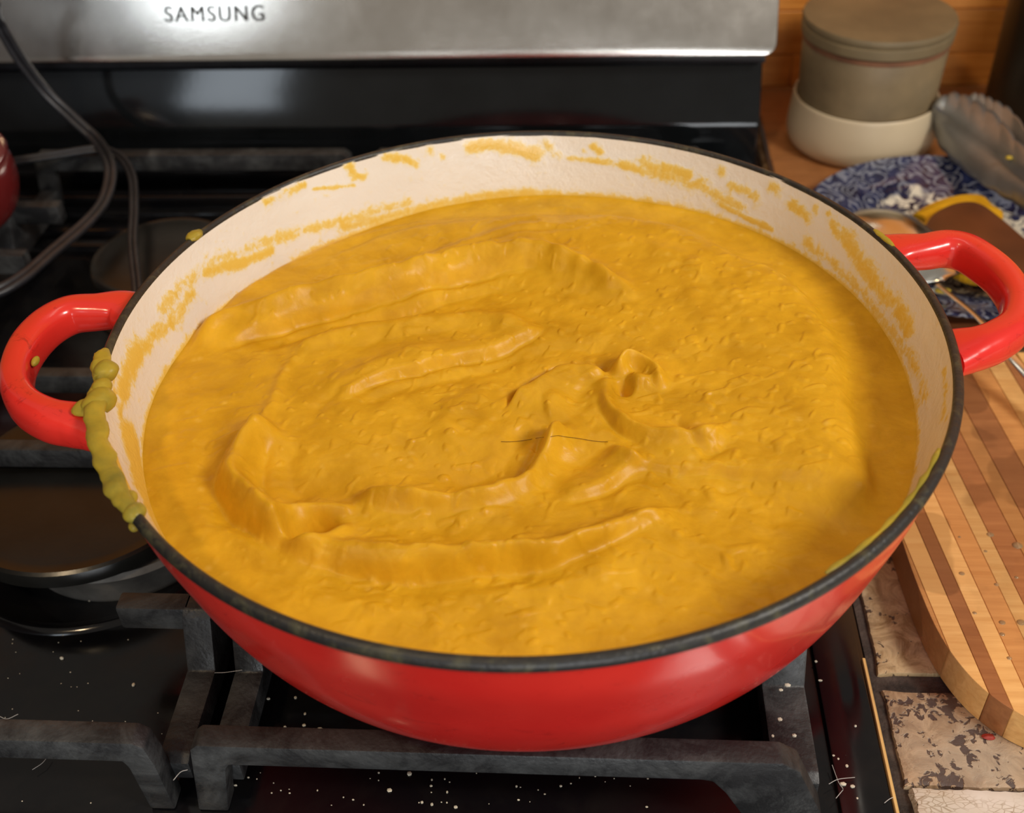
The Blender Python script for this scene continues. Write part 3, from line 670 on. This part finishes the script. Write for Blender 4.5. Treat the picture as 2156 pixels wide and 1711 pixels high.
# ---------------------------------------------------------------- striped cutting board
ZK=-.1265
cb=empty('cutting_board',(.25,.03,ZT),'striped laminated cutting board with rounded corner, wet, on the tiles beside the pot','cutting board')
def board_outline():
    P=[]
    left=[(.1640,.1500),(.1660,.080),(.1672,.010),(.1690,-.022),(.1722,-.045),(.1785,-.063),(.1870,-.0755),(.1975,-.0840),(.2100,-.0895),(.235,-.093),(.33,-.093),(.40,-.085),(.425,-.06),(.43,.02),(.425,.150)]
    return left
out=[(p.x,p.y) for p in smooth_path([(a,b,0) for a,b in board_outline()],6)]
def clip(poly,a,b,c,keep):   # keep points with a x + b y <= c
    R=[]
    for i in range(len(poly)):
        p,q=poly[i],poly[(i+1)%len(poly)]; dp,dq=a*p[0]+b*p[1]-c,a*q[0]+b*q[1]-c
        if not keep: dp,dq=-dp,-dq
        if dp<=0: R.append(p)
        if (dp<0)!=(dq<0) and dp!=dq:
            t=dp/(dp-dq); R.append((p[0]+t*(q[0]-p[0]),p[1]+t*(q[1]-p[1])))
    return R
ang=math.radians(-84.5); nx,ny=-math.sin(ang),math.cos(ang)      # stripe normal
if nx<0: nx,ny=-nx,-ny
org=nx*.1640+ny*(.0)
cuts=[(-.03,.0050,'strip_mid'),(.0050,.0135,'strip_light'),(.0135,.0200,'strip_dark'),(.0200,.0280,'strip_light'),(.0280,.0370,'strip_mid'),(.0370,.0440,'strip_light'),(.0440,.0545,'strip_dark'),(.0545,.0630,'strip_mid'),(.063,.076,'strip_dark'),(.076,.087,'strip_mid'),(.087,.097,'strip_light'),(.097,.106,'strip_dark'),(.106,.117,'strip_light'),(.117,.13,'strip_mid'),(.13,.145,'strip_dark'),(.145,.16,'strip_light'),(.16,.18,'strip_dark'),(.18,.30,'strip_mid')]
for s0,s1,mn in cuts:
    p=clip(clip(out,nx,ny,org+s1-.0001,True),nx,ny,org+s0+.0001,False)
    q=[p[0]] if p else []
    for pt in p[1:]:
        if math.dist(pt,q[-1])>.0004: q.append(pt)
    if len(q)>3 and math.dist(q[0],q[-1])<.0004: q.pop()
    if len(q)>=3: prism('strip',q,ZT+.0003,ZK,M[mn],cb,.00015,'z',1)
# water drops on it
dv=[]; bm=bmesh.new()
for px,py,r in ((2085,1125,.0014),(2142,1148,.0020),(2110,1310,.0012),(2110,1335,.0010),(2025,1207,.0011),(2052,1290,.0008),(2150,1310,.0016),(2075,1160,.0007),(2098,1230,.0009),(2140,1215,.0008),(2125,1385,.0009),(2020,1130,.0006)):
    p=at(px,py,z=ZK); res=bmesh.ops.create_uvsphere(bm,u_segments=12,v_segments=8,radius=r)
    for v in res['verts']: v.co=Vector((v.co.x*1.2,v.co.y,max(v.co.z,0)*.45))+p
me=bpy.data.meshes.new('water_drops'); bm.to_mesh(me); bm.free()
tag(link('water_drops',me,M['water']),'small clear water drops scattered on the striped cutting board','water',kind='stuff')
# ---------------------------------------------------------------- crock on cream bowl
J=at(1806,294,z=ZB); jc=(J.x,J.y,ZB)
bw=empty('cream_bowl',(J.x,J.y,ZB),'low cream glazed round dish under the grey stoneware jar','dish')
lathe('dish_body',chaikin([(0,.0002),(.044,.0002),(.0485,.0015),(.0510,.006),(.0518,.012),(.0512,.022),(.0500,.032),(.0497,.0362),(.0488,.0372),(.0475,.0362),(.0468,.030),(.0468,.0135),(0,.0125)],1),jc,M['cream'],bw,128)
jr=empty('stoneware_jar',(J.x,J.y,ZB+.0126),'grey brown stoneware jar with flat lid standing in a cream dish','jar')
lathe('jar_body',[(0,.0130),(.0440,.0130),(.0462,.030),(.0468,.038),(.0478,.060),(.0484,.0752),(.0478,.0762),(.043,.0762),(.043,.02),(0,.018)],jc,M['stone_jar'],jr,128)
lathe('clay_band',[(.0481,.0748),(.0489,.0765),(.0489,.0785),(.0470,.0790),(.0470,.0748)],jc,M['jar_clay'],jr,128,True)
lathe('jar_lid',[(0,.0792),(.0480,.0792),(.0498,.0800),(.0503,.0840),(.0503,.0862),(.0492,.0870),(.0500,.0885),(.0506,.0905),(.0498,.0925),(.0470,.0930),(0,.0932)],jc,M['jar_lid'],jr,128)
# ---------------------------------------------------------------- plate
zp=ZB
pl=empty('dinner_plate',(PLC[0],PLC[1],zp),'blue and white transfer printed plate with scrolls, holding dirty utensils','plate')
lathe('plate_body',[(0,.0030),(.048,.0032),(.058,.0042),(.066,.0085),(.076,.0118),(.090,.0150),(.0930,.0158),(.0940,.0150),(.0935,.0140),(.090,.0130),(.076,.0098),(.065,.0060),(.056,.0022),(.054,.0004),(.050,.0004),(.049,.0018),(0,.0018)],(PLC[0],PLC[1],zp),M['plate'],pl,192)
# ---------------------------------------------------------------- spoon
sp=empty('serving_spoon',tuple(at(1900,520,z=-.118)),'shiny steel serving spoon lying in the patterned plate behind the handle','spoon')
A1=at(1812,440,z=-.113); A2=at(1990,590,z=-.113); ax=(A2-A1); L=ax.length; ax.normalize(); sd=Vector((ax.y,-ax.x,0)); mid=(A1+A2)/2
V=[];F=[];NU,NV=28,18
for i in range(NU+1):
    u=-1+2*i/NU
    wv=.030*math.sqrt(max(0,1-abs(u)**2.3))
    for j in range(NV+1):
        v=-1+2*j/NV; V.append(mid+ax*u*L/2*1.0+sd*v*wv+Vector((0,0,.017*(1-u*u)*(1-v*v)-.004*(1-u*u))))
for i in range(NU):
    for j in range(NV): a=i*(NV+1)+j; F.append((a,a+1,a+NV+2,a+NV+1))
o=link('spoon_bowl',mesh('spoon_bowl',V,F),M['chrome'],sp); md=o.modifiers.new('s','SOLIDIFY'); md.thickness=.0012
hpth=smooth_path([tuple(at(1975,600,z=-.1135)),tuple(at(2010,628,z=-.110)),tuple(at(2050,660,z=-.107)),tuple(at(2090,702,z=-.105)),tuple(at(2140,762,z=-.106)),tuple(at(2215,850,z=-.112)),tuple(at(2330,1000,z=-.121))],8)
link('spoon_handle',tube_mesh('spoon_handle',hpth,lambda t:.0018+.0042*max(0,t-.35),12,.4),M['chrome'],sp)
# ---------------------------------------------------------------- spatula with soup under it
def flatpoly(name,px,z0,z1,mat,parent,bev=.001,lift=None):
    P=smooth_path([tuple(at(x,y,z=z0)) for x,y in px+[px[0]]],5)[:-1]
    return prism(name,[(p.x,p.y) for p in P],z0,z1,mat,parent,bev)
st=empty('spatula',tuple(at(2050,500,z=-.116)),'dark brown spatula blade lying in soup on the patterned plate','spatula')
flatpoly('blade',[(1938,500),(1962,462),(2010,438),(2058,438),(2105,470),(2180,535),(2260,600),(2250,660),(2150,625),(2060,588),(1985,550)],-.1135,-.1095,M['spatula'],st,.0015)
hh=smooth_path([tuple(at(2200,598,z=-.111)),tuple(at(2300,660,z=-.108)),tuple(at(2450,750,z=-.102))],6)
link('spatula_handle',tube_mesh('spatula_handle',hh,.006,12,.6),M['spatula'],st)
sd_=empty('soup_smear',tuple(at(2000,470,z=-.117)),'orange soup smeared on the patterned plate around the brown spatula','soup')
flatpoly('smear',[(1922,462),(1960,440),(2015,424),(2062,424),(2085,444),(2110,470),(2060,540),(2070,600),(2020,595),(1970,560),(1935,505),(1945,475)],-.1205,-.1150,M['soup'],sd_,.0025)
flatpoly('smear',[(2100,560),(2150,535),(2230,580),(2260,680),(2180,690),(2130,620)],-.1205,-.1152,M['soup'],sd_,.0025)
blob(1985,612,-.1185,.0028,1.6,1,.4,'smear',sd_,M['drip'])
# ---------------------------------------------------------------- tongs
tg=empty('tongs',tuple(at(2080,320,z=-.10)),'dull grey steel tongs with scalloped heads leaning over the patterned plate','tongs')
def jaw(lo,up,z_lo,z_up,bulge,name):
    Lp=smooth_path([tuple(at(x,y,z=z_lo)) for x,y in lo],16); Up=smooth_path([tuple(at(x,y,z=z_up)) for x,y in up],16)
    n=min(len(Lp),len(Up)); V=[];F=[];K=14; tot=8.0
    for i in range(n):
        t=i/(n-1); a,b=Lp[i],Up[i]; d=b-a
        sc_=.0022*abs(math.sin(t*PI*tot)); a=a-d.normalized()*sc_*.6; b=b+d.normalized()*sc_
        nrm=Vector((-.25,-.75,.6)).normalized()
        endt=math.sqrt(max(0,min(1,t/.10))) 
        for k in range(K+1):
            v=k/K; vv=.5+(v-.5)*(.35+.65*endt); V.append(a+(b-a)*vv+nrm*bulge*(math.sin(PI*v)**.8-.35*math.exp(-((v-.42)/.10)**2)))
    for i in range(n-1):
        for k in range(K): q=i*(K+1)+k; F.append((q,q+1,q+K+2,q+K+1))
    o=link(name,mesh(name,V,F),M['tong'],tg); md=o.modifiers.new('s','SOLIDIFY'); md.thickness=.0011; return o
jaw([(1962,262),(1985,310),(2030,355),(2090,398),(2150,432),(2230,470)],[(1964,212),(2010,202),(2052,218),(2100,250),(2150,310),(2230,380)],-.112,-.088,.008,'tong_head')
jaw([(2010,262),(2050,290),(2080,320),(2120,350),(2160,380),(2230,430)],[(2040,196),(2068,206),(2095,218),(2130,238),(2170,285),(2230,340)],-.104,-.086,.002,'tong_head')
ah=smooth_path([tuple(at(2215,420,z=-.098)),tuple(at(2320,500,z=-.09)),tuple(at(2500,640,z=-.075))],6)
link('tong_arm',tube_mesh('tong_arm',ah,.008,12,.35),M['tong'],tg)
for px,py,r in ((2148,288,.0030),(2124,332,.0017)): blob(px,py,-.092,r,1.3,.8,.8,'soup_spot',tg,M['drip'])
# ---------------------------------------------------------------- dark bottle, red pot, cords
bt=empty('dark_bottle',(.352,.437,ZB),'tall near-black bottle standing at the back right behind the tongs','bottle')
lathe('bottle_body',chaikin([(0,.0003),(.036,.0003),(.040,.003),(.0405,.02),(.0405,.15),(.037,.175),(.022,.20),(.016,.215),(.0155,.25),(0,.25)],1),(.352,.437,ZB),M['bottle'],bt,96)
lathe('bottle_cap',[(0,.2505),(.017,.2505),(.0175,.262),(.016,.270),(0,.271)],(.352,.437,ZB),M['black_plastic'],bt,64)
R0=at(-18,268,Y=.235); R0.x-=.037
rk=empty('red_saucepan',(R0.x-.016,.235,ZG),'dark red glossy rounded lidded pan at the far left back of the range','pan')
rc=(R0.x-.016,.235,ZG)
lathe('pan_body',chaikin([(0,.0003),(.036,.0003),(.046,.006),(.0515,.020),(.0520,.032),(.0500,.040),(.046,.040),(.046,.01),(0,.008)],2),rc,M['darkred'],rk,96)
lathe('pan_lid',chaikin([(0,.0405),(.050,.0405),(.0515,.043),(.049,.047),(.043,.0485),(.039,.052),(.028,.060),(.012,.0645),(0,.065)],2),rc,M['darkred'],rk,96)
lathe('lid_knob',chaikin([(0,.064),(.006,.064),(.005,.070),(.011,.075),(.012,.081),(.006,.085),(0,.0855)],1),rc,M['darkred'],rk,48)
def cord(paths,label,r=.0016):
    o=empty('power_cord',tuple(paths[0][0]),label,'cord')
    P=smooth_path([tuple(p) for p in paths[0]],10)
    for s in (-1,1):
        Q=[]
        for i,p in enumerate(P):
            t=(P[min(i+1,len(P)-1)]-P[max(i-1,0)]).normalized(); view=(p-CAM).normalized(); sdv=t.cross(Vector((0,-.55,.83))).normalized(); Q.append(p+sdv*s*r*.92)
        link('conductor',tube_mesh('conductor',Q,r,12),M['black_plastic'],o)
    return o
cz=ZG+.0045
cord([[Vector((-.50,.44,.16)),Vector((-.46,.415,.085)),Vector((-.425,.375,.030)),at(-40,-30,Y=.335),at(0,52,Y=.338),at(45,128,Y=.342),at(100,198,Y=.345),at(160,255,Y=.342),at(205,298,Y=.332),at(232,350,z=-.088),at(222,415,z=cz),at(185,465,z=cz),at(110,530,z=cz),at(45,585,z=cz),at(-20,618,z=cz),at(-120,640,z=cz)]],'black twin power cord hanging over the steel panel and looping to the left','x' if 0 else .0022)
cz2=ZG-.001
cord([[at(-90,362,z=-.094),at(0,345,z=-.094),at(70,333,z=-.093),at(140,322,z=-.093),at(208,314,z=-.094),at(252,330,z=-.0945),at(278,372,z=-.0945),at(282,440,z=-.0945),at(279,510,z=-.0945),at(288,600,z=-.0945),at(296,690,z=-.0945)]],'thinner black cord crossing under the looped one, running down behind the pot',.0016)
# ---------------------------------------------------------------- crumbs, flake, lint
bm=bmesh.new(); random.seed(11)
spots=[(130,1385,.0013,ZC),(281,1441,.0010,ZC),(188,1264,.0006,ZC),(228,1203,.0005,ZC),(42,1063,.0007,ZC),(565,1470,.0009,ZC),(622,1468,.0008,ZC),(550,1493,.0006,ZC),(642,1502,.0007,ZC),(600,1530,.0009,ZC),(661,1535,.0009,ZC),(674,1534,.0011,ZC),(640,1526,.0007,ZC),(862,1628,.0011,ZC),(820,1663,.0010,ZC),(1658,1442,.0012,-.117),(1644,1452,.0009,-.117),(1642,1514,.0010,-.117),(1672,1548,.0011,-.117),(1627,1549,.0007,-.117),(1727,1432,.0008,ZC+.002),(1718,1392,.0007,ZC+.002),(1801,1528,.0008,ZC+.002),(1783,1612,.0008,ZC+.002),(1775,1650,.0014,ZC+.002),(1795,1655,.0009,ZC+.002),(1765,1597,.0005,ZC+.002),(1755,1590,.0005,ZC+.002),(1805,1680,.0005,ZC+.002),(1688,1656,.0012,-.125)]
for _ in range(48): spots.append((random.uniform(480,1500),random.uniform(1625,1700),random.choice((.0003,.0004,.0005,.0007)),ZC))
for _ in range(30): spots.append((random.uniform(0,360),random.uniform(1320,1700),.0003,ZC))
for px,py,r,zc_ in spots:
    p=at(px,py,z=zc_+r*.5); res=bmesh.ops.create_icosphere(bm,subdivisions=1,radius=r)
    e=Vector((random.uniform(.7,1.3),random.uniform(.6,1.1),random.uniform(.5,.8)))
    for v in res['verts']: v.co=Vector((v.co.x*e.x,v.co.y*e.y,v.co.z*e.z))+p
me=bpy.data.meshes.new('crumbs'); bm.to_mesh(me); bm.free()
tag(link('crumbs',me,M['crumb']),'pale crumbs scattered over the black cooktop and grates','crumbs',kind='stuff')
bm=bmesh.new(); bmesh.ops.create_icosphere(bm,subdivisions=3,radius=.0022); p=at(2082,1551,z=ZT+.0006)
for v in bm.verts: v.co=Vector((v.co.x*1.25,v.co.y*.6,v.co.z*.4))*(1+.3*mnoise.noise(v.co*600))+p
me=bpy.data.meshes.new('pepper_flake'); bm.to_mesh(me); bm.free()
tag(link('pepper_flake',me,M['flake']),'small dark red flake lying on the pitted beige tile','food flake')
def fib(pts,zf): return tube_mesh('f',smooth_path([tuple(at(x,y,z=zf)) for x,y in pts],6),.00014,5)
bm=bmesh.new()
for pts,zf in (([(1745,1650),(1765,1640),(1800,1636)],ZC+.004),([(1752,1610),(1765,1645),(1775,1660)],ZC+.003),([(1760,1680),(1775,1662)],ZC+.004),([(68,1620),(90,1605),(102,1588)],ZC+.003),([(0,1508),(15,1513),(38,1503)],ZC+.003),([(452,1416),(475,1415),(510,1410)],-.121),([(365,1642),(380,1625),(395,1620)],-.110),([(1862,1690),(1872,1682),(1880,1678)],ZC+.003)):
    m=fib(pts,zf); bm.from_mesh(m); bpy.data.meshes.remove(m)
me=bpy.data.meshes.new('lint'); bm.to_mesh(me); bm.free()
tag(link('lint',me,M['lint']),'pale lint and hair fibres on the cooktop','lint',kind='stuff')
# ---------------------------------------------------------------- raise everything to real height
for o in S.objects:
    if o.parent is None: o.location.z+=ZS
